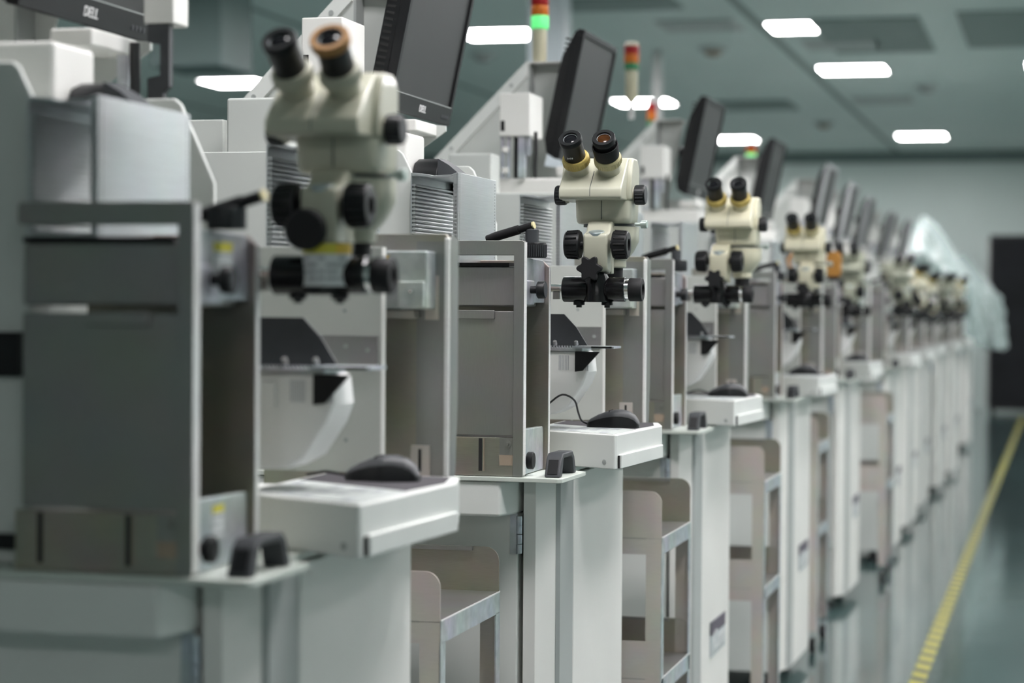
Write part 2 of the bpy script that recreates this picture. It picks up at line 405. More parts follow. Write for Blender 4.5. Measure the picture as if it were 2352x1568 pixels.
# ------------------------------------------------------------------ the wire bonding machine (built at the in-focus machine's place)
X1, Y1 = -.955, 4.167
GRP = 'wire bonding machines in the row'
def make_machine():
    setorg(X1, Y1, -FZ)
    r = empty('wire_bonder', '', 'machine', GRP)
    # --- base cabinet
    cab = MB().box(-2.0, -1.066, 4.247, 5.06, -.15, .796).build('cabinet', 'white', r, bevel=.004)
    h = MB()
    for z in (.735, .755, .775, .792): h.cyl((-1.062, 4.240, z - .018), (-1.062, 4.240, z), .006, n=12)
    h.box(-1.082, -1.066, 4.243, 4.247, .715, .797); h.build('hinge', 'galv', cab)
    h = MB()
    for z in (.10, .12, .14): h.cyl((-1.062, 4.240, z - .018), (-1.062, 4.240, z), .006, n=12)
    h.build('hinge', 'galv', cab)
    for (x, y) in ((-1.1, 4.30), (-1.1, 5.0), (-1.95, 4.3), (-1.95, 5.0)):
        MB().lathe((x, y, -FZ), (0, 0, 1), [(.045, 0), (.045, .015), (.02, .025), (.02, .075)], 16).build('foot', 'rubber', cab)
    door = MB().prism([(-1.056, 4.250), (-1.032, 4.257), (-1.010, 4.338), (-1.003, 4.347), (-.9995, 4.452), (-.997, 4.456), (-.989, 4.88), (-.997, 4.97), (-1.045, 5.055), (-1.056, 5.055)], 'z', -.15, .862).build('door', 'white2', r, bevel=.0015, ang=12)
    MB().prism([(-1.0085, 4.339), (-1.0015, 4.347), (-.9982, 4.4515), (-1.0005, 4.4515), (-1.004, 4.348), (-1.0105, 4.341)], 'z', -.145, .858).build('stripe', 'stripe', door)
    # door badge
    bx = -.9895
    lb = MB().box(bx - .006, bx + .0012, 4.585, 4.845, .190, .292).build('badge', 'labelgrey', door)
    lb2 = MB().box(bx - .005, bx + .0016, 4.585, 4.845, .253, .292).build('badge_band', 'purple', door)
    for z0, z1 in ((.201, .2035), (.194, .196)):
        MB().box(bx - .004, bx + .0016, 4.59, 4.84, z0, z1).build('badge_line', 'stripe', door)
    text('badge_lettering', 'iConn', .082, 'silver', door, (bx + .002 - X1, 4.715 - Y1, .231 + FZ), (PI / 2, 0, PI / 2))
    # --- base block and table plate
    MB().prism([(-2.0, 4.172), (-1.084, 4.172), (-1.066, 4.236), (-1.066, 5.06), (-2.0, 5.06)], 'z', .796, .8655).build('base_block', 'white', r, bevel=.006, seg=3)
    pl = MB().prism([(-2.0, 4.168), (-1.07, 4.168), (-.965, 4.160), (-.957, 4.168), (-.953, 4.365), (-1.0, 4.405), (-1.0, 4.86), (-.953, 4.90), (-.953, 5.10), (-.985, 5.14), (-.985, 5.215), (-2.0, 5.215)], 'z', .8665, .8755).build('table_plate', 'plate', r, bevel=.0015)
    for y0 in (4.183, 4.925):
        g = [(y0, .8757), (y0 + .018, .912), (y0 + .032, .9225), (y0 + .118, .9225), (y0 + .132, .912), (y0 + .15, .8757), (y0 + .128, .8757), (y0 + .114, .908), (y0 + .106, .912), (y0 + .044, .912), (y0 + .036, .908), (y0 + .022, .8757)]
        hd = MB().prism(g, 'x', -.998, -.966).build('handle', 'dgrey', r, bevel=.003, seg=2)
        MB().prism([(y0 + .0015, .883), (y0 + .0155, .9105), (y0 + .0165, .9105), (y0 + .004, .883)], 'x', -.992, -.972).build('grip_inlay', 'black', hd)
    # --- near magazine elevator
    e = MB().box(-1.282, -1.064, 4.192, 4.388, .8765, .953).build('elevator', 'steel', r, bevel=.002)
    MB().prism([(-1.04, .8765), (-1.04, 1.342), (-1.043, 1.344), (-1.275, 1.344), (-1.279, 1.340), (-1.279, 1.319), (-1.275, 1.315), (-1.0605, 1.315), (-1.0605, .8765)], 'y', 4.175, 4.197).build('front_frame', 'steel', e, bevel=.0012)
    MB().box(-1.0398, -1.0388, 4.176, 4.196, .88, 1.341).build('frame_edge', 'edge', e)
    MB().box(-1.275, -1.0585, 4.182, 4.19, .957, 1.204).build('front_plate', 'steel', e, bevel=.0015)
    MB().box(-1.183, -1.10, 4.176, 4.182, 1.188, 1.206).build('clip_plate', 'steel', e, bevel=.002)
    MB().box(-1.283, -1.063, 4.2, 4.378, 1.213, 1.2935).build('platform', 'steel', e, bevel=.004, seg=3)
    MB().box(-1.283, -1.076, 4.198, 4.378, 1.2935, 1.3005).build('mat', 'rubber', e)
    b = MB().box(-1.284, -1.0585, 4.181, 4.19, .8765, .953).build('base_plate', 'bronze', e, bevel=.001)
    sl = MB()
    for x in (-1.249, -1.128): MB().box(x - .0035, x + .0035, 4.180, 4.1815, .886, .951).build('slot', 'dark', e)
    MB().box(-1.1215, -1.1200, 4.1796, 4.1812, .886, .951).build('slot_edge', 'copper', e)
    MB().box(-1.0885, -1.0595, 4.1795, 4.1812, .919, .953).build('clamp_plate', 'steel', e)
    MB().box(-1.0885, -1.0595, 4.1796, 4.1812, .898, .919).build('tan_window', 'copper', e)
    MB().lathe((-1.072, 4.1795, .941), (0, -1, 0), [(.008, 0), (.008, .002), (.004, .002), (.0035, .006)], 16).build('bolt', 'steel', e)
    MB().prism([(-1.284, .8765), (-1.04, .8765), (-1.04, 1.295), (-1.055, 1.309), (-1.284, 1.309)], 'y', 4.39, 4.404).build('rear_frame', 'bronze', e, bevel=.001)
    MB().box(-1.0398, -1.0388, 4.3905, 4.4035, .88, 1.295).build('frame_edge', 'edge', e)
    MB().prism([(4.20, 1.221), (4.386, 1.221), (4.386, 1.297), (4.377, 1.307), (4.368, 1.309), (4.20, 1.3115)], 'x', -1.056, -1.048).build('side_plate', 'galv', e, bevel=.002)
    MB().box(-1.052, -1.0415, 4.2, 4.275, 1.217, 1.266).build('knob_bracket', 'galv', e, bevel=.003)
    MB().lathe((-1.0415, 4.240, 1.247), (1, 0, 0), [(.0075, 0), (.0075, .012), (.0155, .014), (.0175, .016), (.0175, .0285), (.0165, .030)], 24).build('knob', 'black', e)
    MB().lathe((-1.0112, 4.240, 1.247), (1, 0, 0), [(.0155, 0), (.0155, .0006)], 24).build('knob_cap', 'dgrey', e)
    MB().prism([(4.20, .8768), (4.386, .8768), (4.386, .960), (4.380, .966), (4.20, .9685)], 'x', -1.062, -1.048).build('lower_bracket', 'galv', e, bevel=.002)
    MB().lathe((-1.048, 4.222, .906), (1, 0, 0), [(.008, 0), (.008, .006), (.0165, .007), (.0175, .009), (.0175, .018), (.016, .0195)], 24).build('knob', 'black', e)
    # finger knob and wand on top
    k = MB().lathe((-1.0385, 4.272, 1.3118), (0, 0, 1), [(.0195, 0), (.0205, .002), (.0205, .028), (.019, .0305)], 36).build('adjuster', 'black', e)
    kn = MB()
    for q in range(28):
        a = 2 * PI * q / 28; x, y = -1.0385 + .0207 * math.cos(a), 4.272 + .0207 * math.sin(a)
        kn.cyl((x, y, 1.314), (x, y, 1.338), .0011, n=6)
    kn.build('knurling', 'dgrey', e)
    MB().lathe((-1.0475, 4.272, 1.342), (0, 0, 1), [(.0135, 0), (.0135, .026), (.011, .029)], 24).build('spindle', 'dgrey', e)
    MB().lathe((-1.145, 4.285, 1.350), (.101, -.02, .027), [(.0075, 0), (.0095, .02), (.0095, .074), (.0075, .0745), (.0075, .103)], 20).build('wand', 'rubber', e)
    MB().lathe((-1.0442, 4.2651, 1.3769), (.101, -.02, .027), [(.0077, 0), (.0077, .003), (.005, .0031)], 20).build('wand_tip', 'cring', e)
    # --- far magazine elevator
    e = MB().box(-1.27, -.985, 4.972, 5.10, .8765, 1.20).build('elevator', 'bronze', r, bevel=.002)
    MB().prism([(-1.27, .8765), (-.949, .8765), (-.949, 1.322), (-.957, 1.330), (-1.125, 1.330), (-1.125, 1.294), (-1.27, 1.294)], 'y', 4.962, 4.968).build('inner_plate', 'bronze', e, bevel=.001)
    MB().box(-1.005, -.957, 4.9605, 4.9622, .90, 1.318).build('plate_margin', 'steel', e)
    MB().box(-.957, -.949, 4.9555, 4.969, .878, 1.324).build('bright_edge', 'edge', e, bevel=.002)
    MB().prism([(4.97, .905), (4.98, .895), (4.99, .90), (5.005, .95), (5.015, 1.05), (5.015, 1.322), (4.97, 1.33)], 'x', -.955, -.950).build('side_sheet', 'steel', e)
    MB().box(-1.20, -.972, 4.905, 4.960, 1.207, 1.301).build('clamp_box', 'galv', e, bevel=.003)
    MB().box(-1.26, -1.0, 4.93, 4.961, 1.192, 1.205).build('clamp_rail', 'steelw', e)
    MB().box(-1.017, -.974, 4.893, 4.905, 1.210, 1.252).build('clamp_latch', 'galv', e, bevel=.002)
    MB().lathe((-.993, 4.893, 1.236), (0, -1, 0), [(.005, 0), (.005, .004), (.003, .01)], 12).build('screw', 'chrome', e)
    MB().box(-.99, -.967, 4.958, 4.962, 1.19, 1.262).build('side_tab', 'steelw', e)
    MB().box(-1.012, -.98, 4.955, 4.9615, .935, .985).build('slot_plate', 'steelw', e)
    MB().box(-.999, -.994, 4.954, 4.9562, .942, .979).build('slot', 'dark', e)
    MB().box(-1.27, -1.0, 4.975, 5.095, 1.2, 1.2935).build('platform', 'steelw', e, bevel=.003)
    MB().box(-1.262, -1.13, 4.975, 5.09, 1.2935, 1.2955).build('mat', 'rubber', e)
    e.location = (-.012, .10, .002)
    # --- operator console
    con = MB().prism([(-1.13, 4.56), (-.906, 4.424), (-.902, 4.427), (-.877, 4.815), (-.905, 4.925), (-1.13, 4.93)], 'z', .8762, .948).build('console', 'white', r, bevel=.006, seg=3)
    MB().box(-1.2, -1.12, 4.60, 4.80, .8762, .94).build('console_neck', 'white', con)
    # rim round a sunken top, legend strip along the front edge
    MB().prism([(-1.12, 4.790), (-.9075, 4.652), (-.893, 4.80), (-.915, 4.908), (-1.12, 4.918)], 'z', .9475, .9489).build('pad_inlay', 'pad', con)
    MB().prism([(-1.118, 4.572), (-.914, 4.448), (-.9025, 4.640), (-1.118, 4.778)], 'z', .9475, .9488).build('legend_sheet', 'legend', con)
    for i in range(5):
        for j in range(3):
            if (i * 5 + j * 3) % 4 == 3: continue
            t0 = i / 5 + .02; t1 = t0 + .09 + .06 * ((i + j) % 2)
            def q(t, s): return (-1.112 + .195 * t, 4.583 + (-.119 * t) + s * .13)
            a, b2 = q(t0, j * .5), q(t1, j * .5); c2, d2 = q(t1, j * .5 + .3), q(t0, j * .5 + .3)
            MB().prism([a, b2, c2, d2], 'z', .9486, .9491).build('legend_print', 'inkpale', con)
    MB().prism([(-.9035, 4.445), (-.8945, 4.447), (-.8715, 4.802), (-.879, 4.804)], 'z', .8768, .906).build('drawer', 'white', con, bevel=.002)
    MB().prism([(-.9035, 4.437), (-.8975, 4.437), (-.8975, 4.444), (-.9035, 4.444)], 'z', .878, .9045).build('drawer_gap', 'dark', con)
    MB().lathe((-.93, 4.4385, .8905), (-.516, -.856, 0), [(.0055, 0), (.0055, .0008), (.0025, .0012)], 16).build('screw', 'stripe', con)
    # --- middle panel with the ribbon unit in front of it
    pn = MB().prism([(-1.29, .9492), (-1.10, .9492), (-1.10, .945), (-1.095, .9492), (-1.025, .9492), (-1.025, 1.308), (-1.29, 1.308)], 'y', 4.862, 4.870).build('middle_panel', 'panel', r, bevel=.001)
    MB().box(-1.0255, -1.023, 4.8615, 4.882, .9497, 1.308).build('panel_flange', 'white2', pn)
    MB().box(-1.28, -1.029, 4.8565, 4.8625, 1.117, 1.167).build('steel_bar', 'steel', pn, bevel=.001)
    for x, z in ((-1.085, 1.206), (-1.082, 1.15), (-1.082, 1.0), (-1.045, 1.144)):
        MB().lathe((x, 4.8565 if z in (1.15, 1.144) else 4.862, z), (0, -1, 0), [(.004, 0), (.004, .001)], 12).build('screw', 'stripe', pn)
    pn.location = (-.017, .085, 0)
    u = MB().prism([(-1.24, 1.117), (-1.012, 1.117), (-1.006, 1.11), (-1.002, 1.072), (-1.012, 1.045), (-1.045, .996), (-1.075, .980), (-1.24, .972)], 'y', 4.60, 4.7).build('printer', 'bright', r, bevel=.006, seg=3, ang=18)
    for x0 in (-1.066, -1.024):
        v = MB().box(x0 - .002, x0 + .0238, 4.5994, 4.6004, 1.074, 1.110)
        v = v.build('vent', 'bright', u)
        v = MB()
        for k2 in range(7): v.box(x0 + k2 * .0034, x0 + k2 * .0034 + .0014, 4.5988, 4.5996, 1.076, 1.108)
        v.build('vent_slits', 'inkpale', u)
    MB().box(-1.135, -1.088, 4.5965, 4.6005, 1.068, 1.106).build('front_flap', 'bright', u, bevel=.002)
    MB().prism([(-1.028, 1.1165), (-.974, 1.1165), (-1.012, 1.075), (-1.028, 1.073)], 'y', 4.588, 4.596).build('black_bracket', 'black', u)
    MB().box(-1.24, -1.014, 4.595, 4.69, 1.1175, 1.1235).build('top_rack', 'galv', u)
    pin = MB()
    for k2 in range(24): pin.box(-1.15 + k2 * .006, -1.147 + k2 * .006, 4.594, 4.598, 1.1236, 1.129)
    pin.build('pins', 'galv', u)
    MB().prism([(-1.24, 1.1236), (-1.012, 1.1236), (-1.04, 1.168), (-1.068, 1.197), (-1.24, 1.197)], 'y', 4.655, 4.66).build('dark_hood', 'dgrey', u)
    for x in (-1.075, -1.028): MB().lathe((x, 4.6, 1.135), (0, -.7, .7), [(.0042, -.005), (.0042, .004), (.003, .0055)], 12).build('screw', 'steel', u)
    MB().box(-1.03, -.941, 4.58, 4.66, 1.1238, 1.1285).build('tray_arm', 'galv', u)
    MB().box(-.99, -.945, 4.577, 4.580, 1.1245, 1.1285).build('tray_strip', 'black', u)
    # --- upper body
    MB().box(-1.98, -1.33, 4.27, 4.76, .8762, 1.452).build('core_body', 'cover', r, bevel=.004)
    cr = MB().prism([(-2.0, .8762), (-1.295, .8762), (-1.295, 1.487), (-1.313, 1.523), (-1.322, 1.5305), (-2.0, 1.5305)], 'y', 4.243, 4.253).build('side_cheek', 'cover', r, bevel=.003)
    MB().box(-1.338, -1.305, 4.232, 4.243, 1.12, 1.178).build('latch', 'black', cr)
    MB().box(-1.338, -1.300, 4.232, 4.243, .895, .915).build('latch', 'black', cr)
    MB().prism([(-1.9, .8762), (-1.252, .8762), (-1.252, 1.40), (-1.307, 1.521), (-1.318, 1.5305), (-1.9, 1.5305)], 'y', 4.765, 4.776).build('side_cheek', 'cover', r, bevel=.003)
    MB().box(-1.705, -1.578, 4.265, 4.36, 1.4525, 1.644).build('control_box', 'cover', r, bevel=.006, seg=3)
    MB().box(-1.76, -1.372, 4.465, 4.60, 1.4525, 1.585).build('head_cover', 'white2', r, bevel=.008, seg=3)
    MB().prism([(4.50, 1.4525), (4.50, 1.50), (4.515, 1.522), (4.545, 1.532), (4.59, 1.532), (4.59, 1.4525)], 'x', -1.37, -1.315).build('dust_cover', 'black', r, bevel=.003)
    MB().prism([(-1.315, 1.4525), (-1.315, 1.530), (-1.29, 1.516), (-1.265, 1.495), (-1.265, 1.4525)], 'y', 4.505, 4.58).build('dust_flap', 'dgrey', r)
    tb = MB().box(-1.60, -1.507, 4.43, 4.585, 1.705, 1.83).build('lift_head', 'white2', r, bevel=.004, seg=3)
    MB().box(-1.595, -1.583, 4.4285, 4.4302, 1.72, 1.75).build('notch', 'dark', tb)
    col = MB().box(-1.565, -1.545, 4.47, 4.55, 1.585, 1.706).build('lift_column', 'black', r)
    a = MB()
    for x in (-1.595, -1.577): a.cyl((x, 4.455, 1.585), (x, 4.455, 1.705), .006, n=14)
    a.box(-1.545, -1.525, 4.44, 4.46, 1.585, 1.74).box(-1.522, -1.51, 4.445, 4.46, 1.65, 1.735)
    a.build('guide_rods', 'galv', col)
    for z in (1.60, 1.66): MB().lathe((-1.586, 4.45, z), (0, 0, 1), [(.011, 0), (.011, .015)], 16).build('collar', 'white2', col)
    MB().tube([(-1.502, 4.48, 1.72), (-1.501, 4.48, 1.66), (-1.503, 4.48, 1.62), (-1.502, 4.48, 1.585)], .005).build('cable', 'cable', col)
    # --- monitor hood
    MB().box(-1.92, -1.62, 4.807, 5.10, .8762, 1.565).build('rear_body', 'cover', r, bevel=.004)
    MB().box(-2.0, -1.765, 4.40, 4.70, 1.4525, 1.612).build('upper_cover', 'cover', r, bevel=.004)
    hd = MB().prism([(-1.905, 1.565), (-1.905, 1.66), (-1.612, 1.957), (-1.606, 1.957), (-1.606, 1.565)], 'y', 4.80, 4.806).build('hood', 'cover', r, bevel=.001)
    MB().prism([(-1.905, 1.66), (-1.612, 1.957), (-1.606, 1.957), (-1.606, 1.915), (-1.87, 1.645), (-1.905, 1.645)], 'y', 4.785, 4.80).build('flange', 'white', hd, bevel=.001)
    for x, z in ((-1.845, 1.697), (-1.655, 1.888)):
        MB().lathe((x, 4.785, z), (0, -1, 0), [(.006, 0), (.006, .002), (.0035, .002), (.0035, .001)], 16).build('screw', 'stripe', hd)
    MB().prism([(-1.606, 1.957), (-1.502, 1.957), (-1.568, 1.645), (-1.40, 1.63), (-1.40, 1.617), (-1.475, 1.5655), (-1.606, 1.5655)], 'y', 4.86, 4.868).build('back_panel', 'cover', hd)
    MB().box(-1.606, -1.60, 4.80, 4.86, 1.5655, 1.957).build('side_wall', 'stripe', hd)
    MB().prism([(-1.612, 1.957), (-1.504, 1.957), (-1.502, 1.961), (-1.612, 1.961)], 'y', 4.80, 4.95).build('top_lip', 'white2', hd)
    MB().cyl((-1.60, 4.91, 1.84), (-1.512, 4.91, 1.84), .018).build('monitor_arm', 'black', r)
    MB().box(-1.62, -1.585, 4.868, 4.95, 1.80, 1.88).build('arm_mount', 'black', r)
    MB().box(-1.49, -1.42, 4.69, 4.859, 1.605, 1.632).build('wrist_ledge', 'white2', r, bevel=.004)
    return r
mach = make_machine()

# ------------------------------------------------------------------ aluminium magazine
def make_magazine():
    x0, x1, y0, y1, z0, z1 = -1.287, -1.187, 4.215, 4.515, 1.301, 1.482
    setorg((x0 + x1) / 2, (y0 + y1) / 2, z0)
    r = empty('magazine', '', 'magazine', 'slotted aluminium magazines on the elevators')
    s = MB()
    s.box(x1 - .003, x1, y0, y1, z0, z1).box(x1 - .0105, x1 - .003, y0 + .001, y0 + .006, z0 + .003, z1 - .003)
    s.box(x0, x0 + .003, y0, y1, z0, z1)
    s.prism([(x0 + .003, z1 - .007), (x0 + .012, z1 - .006), (x0 + .035, z1 - .009), (x0 + .045, z1 - .011), (x1 - .02, z1 - .009), (x1 - .003, z1 - .004), (x1 - .003, z1), (x1 - .015, z1 - .004), (x0 + .045, z1 - .006), (x0 + .035, z1 - .003), (x0 + .015, z1 - .001), (x0 + .003, z1)], 'y', y0, y1)
    s.box(x0 + .003, x1 - .003, y0, y1, z0, z0 + .004)
    s.build('shell', 'alu', r, bevel=.0008)
    f = MB(); n = 19
    for k in range(n):
        z = z0 + .012 + k * .0080
        f.lathe((x0 + .0075, y0 + .001, z), (0, 1, 0), [(.0031, 0), (.0031, y1 - y0 - .002)], 10)
        f.box(x0 + .003, x0 + .007, y0 + .001, y1 - .001, z - .0022, z + .0022)
        f.lathe((x1 - .0085, y0 + .001, z), (0, 1, 0), [(.0028, 0), (.0028, y1 - y0 - .002)], 10)
        f.box(x1 - .008, x1 - .003, y0 + .001, y1 - .001, z - .0022, z + .0022)
    f.build('fins', 'alu_dark', r)
    h = MB()
    for k in range(26): h.box(x1 - .0002, x1 + .0003, y1 - .012, y1 - .0095, z0 + .008 + k * .0065, z0 + .0105 + k * .0065)
    h.build('perforation', 'ink', r)
    MB().box(x1 - .0003, x1 + .0004, y0 + .011, y0 + .0122, z0, z1).build('groove', 'stripe', r)
    return r
mag = make_magazine()

# ------------------------------------------------------------------ mouse
def make_mouse():
    cx, cy, cz = -.963, 4.69, .9489
    setorg(cx, cy, cz)
    r = empty('computer_mouse', '', 'mouse', 'black mice on the consoles')
    L, n, m = .118, 22, 18
    HP = [(0, .008), (.04, .0145), (.12, .021), (.25, .0285), (.40, .035), (.55, .0385), (.68, .0385), (.80, .035), (.90, .0275), (.96, .019), (1, .008)]
    def sect(t):
        for (t0, h0), (t1, h1) in zip(HP, HP[1:]):
            if t <= t1: u = (t - t0) / (t1 - t0); u = u * u * (3 - 2 * u) * .5 + u * .5; h = h0 + (h1 - h0) * u; break
        s = max(math.sin(PI * min(max(t, .0), 1)), .0) ** .32
        return .0305 * s * (.90 + .10 * math.cos(4 * PI * (t - .05))), h
    def shell(a0, a1, grow):
        b = MB(); idx = []
        for i in range(n + 1):
            t = .006 + .988 * i / n; w, h = sect(t); x = -L / 2 + L * t
            row = []
            for j in range(m + 1):
                a = a0 + (a1 - a0) * j / m
                cc, ss = math.cos(a), math.sin(a)
                yy = (w + grow) * (abs(cc) ** .6) * (1 if cc > 0 else -1); zz = (h + grow) * (max(ss, 0) ** .6)
                b.v.append((cx + x, cy + yy, cz + zz)); row.append(len(b.v) - 1)
            idx.append(row)
        for i in range(n):
            for j in range(m): b.f.append((idx[i][j], idx[i + 1][j], idx[i + 1][j + 1], idx[i][j + 1]))
        return b, idx
    b, idx = shell(0, PI, 0)
    b.f.append(tuple(idx[i][0] for i in range(n + 1)) + tuple(idx[i][m] for i in reversed(range(n + 1))))
    b.f.append(tuple(idx[0])); b.f.append(tuple(reversed(idx[n])))
    b.build('body', 'black', r, ang=60)
    b, idx = shell(math.radians(28), math.radians(152), .0007)
    b.build('top_shell', 'mgrey', r, ang=60)
    MB().box(cx - .006, cx - .0052, cy - .022, cy + .022, cz + .0335, cz + .0385).build('button_gap', 'dark', r)
    MB().lathe((cx - .034, cy - .004, cz + .0165), (0, 1, 0), [(.009, 0), (.009, .008)], 16).build('wheel', 'rubber', r)
    return r
mouse = make_mouse()

# ------------------------------------------------------------------ stereo microscope
def make_scope(body, ring_l, ring_r, star=True, name_num=True, brown=False, sx=0., cup=True):
    ox, oy = -.955, 4.455; cup_ok = cup
    setorg(ox, oy, 1.223)
    r = empty('stereo_microscope', '', 'microscope', 'stereo microscopes in the row')
    # horizontal arm
    a = MB().lathe((-1.023, oy, 1.25), (1, 0, 0), [(.0255, 0), (.0265, .001), (.0265, .053), (.0255, .054)], 32).build('arm_sleeve', 'gloss', r)
    MB().lathe((-.969, oy, 1.25), (1, 0, 0), [(.022, 0), (.022, .04), (.0245, .041), (.0255, .043), (.0255, .077), (.0245, .078)], 32).build('arm_collar', 'gloss', a)
    MB().lathe((-.8912, oy, 1.25), (1, 0, 0), [(.021, 0), (.021, .009)], 32).build('chrome_ring', 'chrome', a)
    MB().lathe((-.8825, oy, 1.25), (1, 0, 0), [(.0235, 0), (.0245, .002), (.0245, .025), (.023, .028), (.012, .0285), (.012, .018)], 32).build('end_cap', 'rubber', a)
    MB().cyl((-1.325, oy, 1.252), (-1.023, oy, 1.252), .0085, n=20).build('rod', 'chrome', a)
    MB().box(-1.045, -1.032, oy - .006, oy + .006, 1.229, 1.244).build('stop_block', 'steel', a)
    for x in (-.99, -.93):
        MB().lathe((x, oy, 1.2245), (0, 0, -1), [(.009, -.004), (.012, .002), (.012, .007), (.006, .008), (.006, .0125)], 18).build('clamp_screw', 'black', a)
    # upright
    MB().lathe((-.952, oy - .004, 1.2235), (0, 0, 1), [(.0255, 0), (.0265, .001), (.0265, .05), (.022, .058), (.022, .10)], 32).build('upright', 'gloss', r)
    # focus arm block
    fa = MB().prism([(4.425, 1.288), (4.418, 1.30), (4.418, 1.362), (4.422, 1.366), (4.445, 1.372), (4.465, 1.392), (4.52, 1.397), (4.52, 1.358), (4.475, 1.345), (4.468, 1.30), (4.46, 1.282)], 'x', -.975, -.923).build('focus_arm', body, r, bevel=.006, seg=3)
    MB().lathe((-.949, 4.433, 1.3685), (0, -.25, .97), [(.0165, -.004), (.0165, .0012), (.0155, .002)], 28).build('badge_disc', 'galv', fa)
    MB().box(-.94, -.925, 4.475, 4.50, 1.283, 1.35).build('rack_slide', body, fa, bevel=.002)
    for s, x in ((-1, -.978), (1, -.920)):
        k = MB().lathe((x, 4.44, 1.343), (s, 0, 0), [(.009, 0), (.009, .005), (.028, .006), (.0295, .009), (.0275, .036), (.0255, .038), (.013, .0385), (.013, .03)], 40).build('focus_knob', 'black', fa)
        g = MB()
        for q in range(14):
            an = 2 * PI * q / 14
            p = Vector((x + s * .010, 4.44 + .0291 * math.cos(an), 1.343 + .0291 * math.sin(an)))
            e2 = Vector((x + s * .034, 4.44 + .0275 * math.cos(an), 1.343 + .0275 * math.sin(an)))
            g.cyl(p, e2, .0024, n=8)
        g.build('grip_ribs', 'gloss', fa)
    if star:
        pts = []
        for q in range(60):
            an = 2 * PI * q / 60; rr = .0235 + .0042 * math.cos(6 * an)
            pts.append((-.958 + rr * math.cos(an), 1.293 + rr * math.sin(an)))
        MB().prism(pts, 'y', 4.402, 4.414).build('star_knob', 'rubber', fa, bevel=.003, seg=3)
    else:
        MB().lathe((-.962, 4.414, 1.310), (0, -1, 0), [(.027, 0), (.028, .002), (.028, .012), (.025, .015)], 32).build('star_knob', 'rubber', fa)
    MB().cyl((-.958, 4.413, 1.293), (-.958, 4.43, 1.297), .008, n=14).build('knob_stem', 'black', fa)
    # optical tower
    hx, px0, tx, ty = -.963 + sx, -.949 + sx, -.936 + sx, 4.54
    tw = MB().lathe((tx, ty, 1.296), (0, 0, 1), [(.026, 0), (.0285, .003), (.0285, .016), (.044, .034), (.055, .056), (.0555, .072), (.0555, .087)], 48).build('objective_cone', body, r)
    MB().lathe((tx - .008, ty, 1.383), (0, 0, 1), [(.0550, 0), (.0550, .006)], 48).build('seam', 'ink', tw)
    MB().lathe((tx, ty, 1.266), (0, 0, 1), [(.02, .0), (.0215, .001), (.0215, .03)], 32).build('objective', 'rubber', tw)
    sk = MB().lathe((tx + .050, ty - .015, 1.388), (1, -.1, 0), [(.004, 0), (.004, .014), (.0085, .0145), (.0085, .026), (.0075, .027)], 18).build('lock_screw', 'galv', tw)
    pts = []
    for q in range(48):
        an = 2 * PI * q / 48; c, s = math.cos(an), math.sin(an)
        k2 = .0615 / (abs(c) ** 5 + abs(s) ** 5) ** .2
        pts.append((px0 + k2 * c, ty + k2 * s))
    pd = MB()
    n = len(pts)
    lev = ((1.389, .90), (1.393, .955), (1.402, .98), (1.437, 1.0))
    for z, k2 in lev:
        for p in pts: pd.v.append((px0 + (p[0] - px0) * k2, ty + (p[1] - ty) * k2, z))
    for j in range(len(lev) - 1):
        for k2 in range(n): pd.f.append((j * n + k2, j * n + (k2 + 1) % n, (j + 1) * n + (k2 + 1) % n, (j + 1) * n + k2))
    pd.f.append(tuple(reversed(range(n)))); pd.f.append(tuple((len(lev) - 1) * n + k2 for k2 in range(n)))
    pod = pd.build('zoom_body', body, r, ang=50)
    MB().box(px0 - .0006, px0 + .0006, ty - .0625, ty - .0605, 1.397, 1.437).build('seam', 'ink', pod)
    # head
    hp = [(4.432, 1.437), (4.427, 1.442), (4.427, 1.457), (4.431, 1.463), (4.500, 1.523), (4.507, 1.527), (4.565, 1.527), (4.575, 1.52), (4.575, 1.437)]
    hd = MB().prism(hp, 'x', hx - .0665, hx + .0665).build('head', body, r, bevel=.009, seg=4)
    MB().prism([(4.4265, 1.443), (4.4265, 1.457), (4.4305, 1.4635), (4.47, 1.498), (4.47, 1.4965), (4.44, 1.4565)], 'x', hx - .0006, hx + .0006).build('seam', 'ink', hd)
    for s in (-1, 1):
        MB().prism([(4.490, 1.437), (4.485, 1.46), (4.505, 1.517), (4.517, 1.528), (4.56, 1.528), (4.58, 1.51), (4.58, 1.437)], 'x', hx + s * .056, hx + s * .0755).build('prism_housing', body, hd, bevel=.005, seg=3)
        MB().lathe((hx + s * .066, 4.52, 1.450), (s, 0, 0), [(.017, 0), (.017, .012)], 24).build('knob_boss', body, hd)
        k = MB().lathe((hx + s * .078 + (.007 if s < 0 else 0), 4.52, 1.450), (s, 0, 0), [(.0195, 0), (.0205, .001), (.0205, .020), (.0190, .0225)], 36).build('zoom_knob', 'black', hd)
        MB().lathe((hx + s * .1005 + (.007 if s < 0 else 0), 4.52, 1.450), (s, 0, 0), [(.0175, 0), (.017, .0006)], 28).build('knob_cap', 'dgrey', hd)
        g = MB()
        for q in range(18):
            an = 2 * PI * q / 18
            g.box(*sorted((hx + s * .081 + (.007 if s < 0 else 0), hx + s * .097 + (.007 if s < 0 else 0))), 4.52 + .0203 * math.cos(an) - .0009, 4.52 + .0203 * math.cos(an) + .0009, 1.45 + .0203 * math.sin(an) - .0009, 1.45 + .0203 * math.sin(an) + .0009)
        g.build('knob_ribs', 'dgrey', hd)
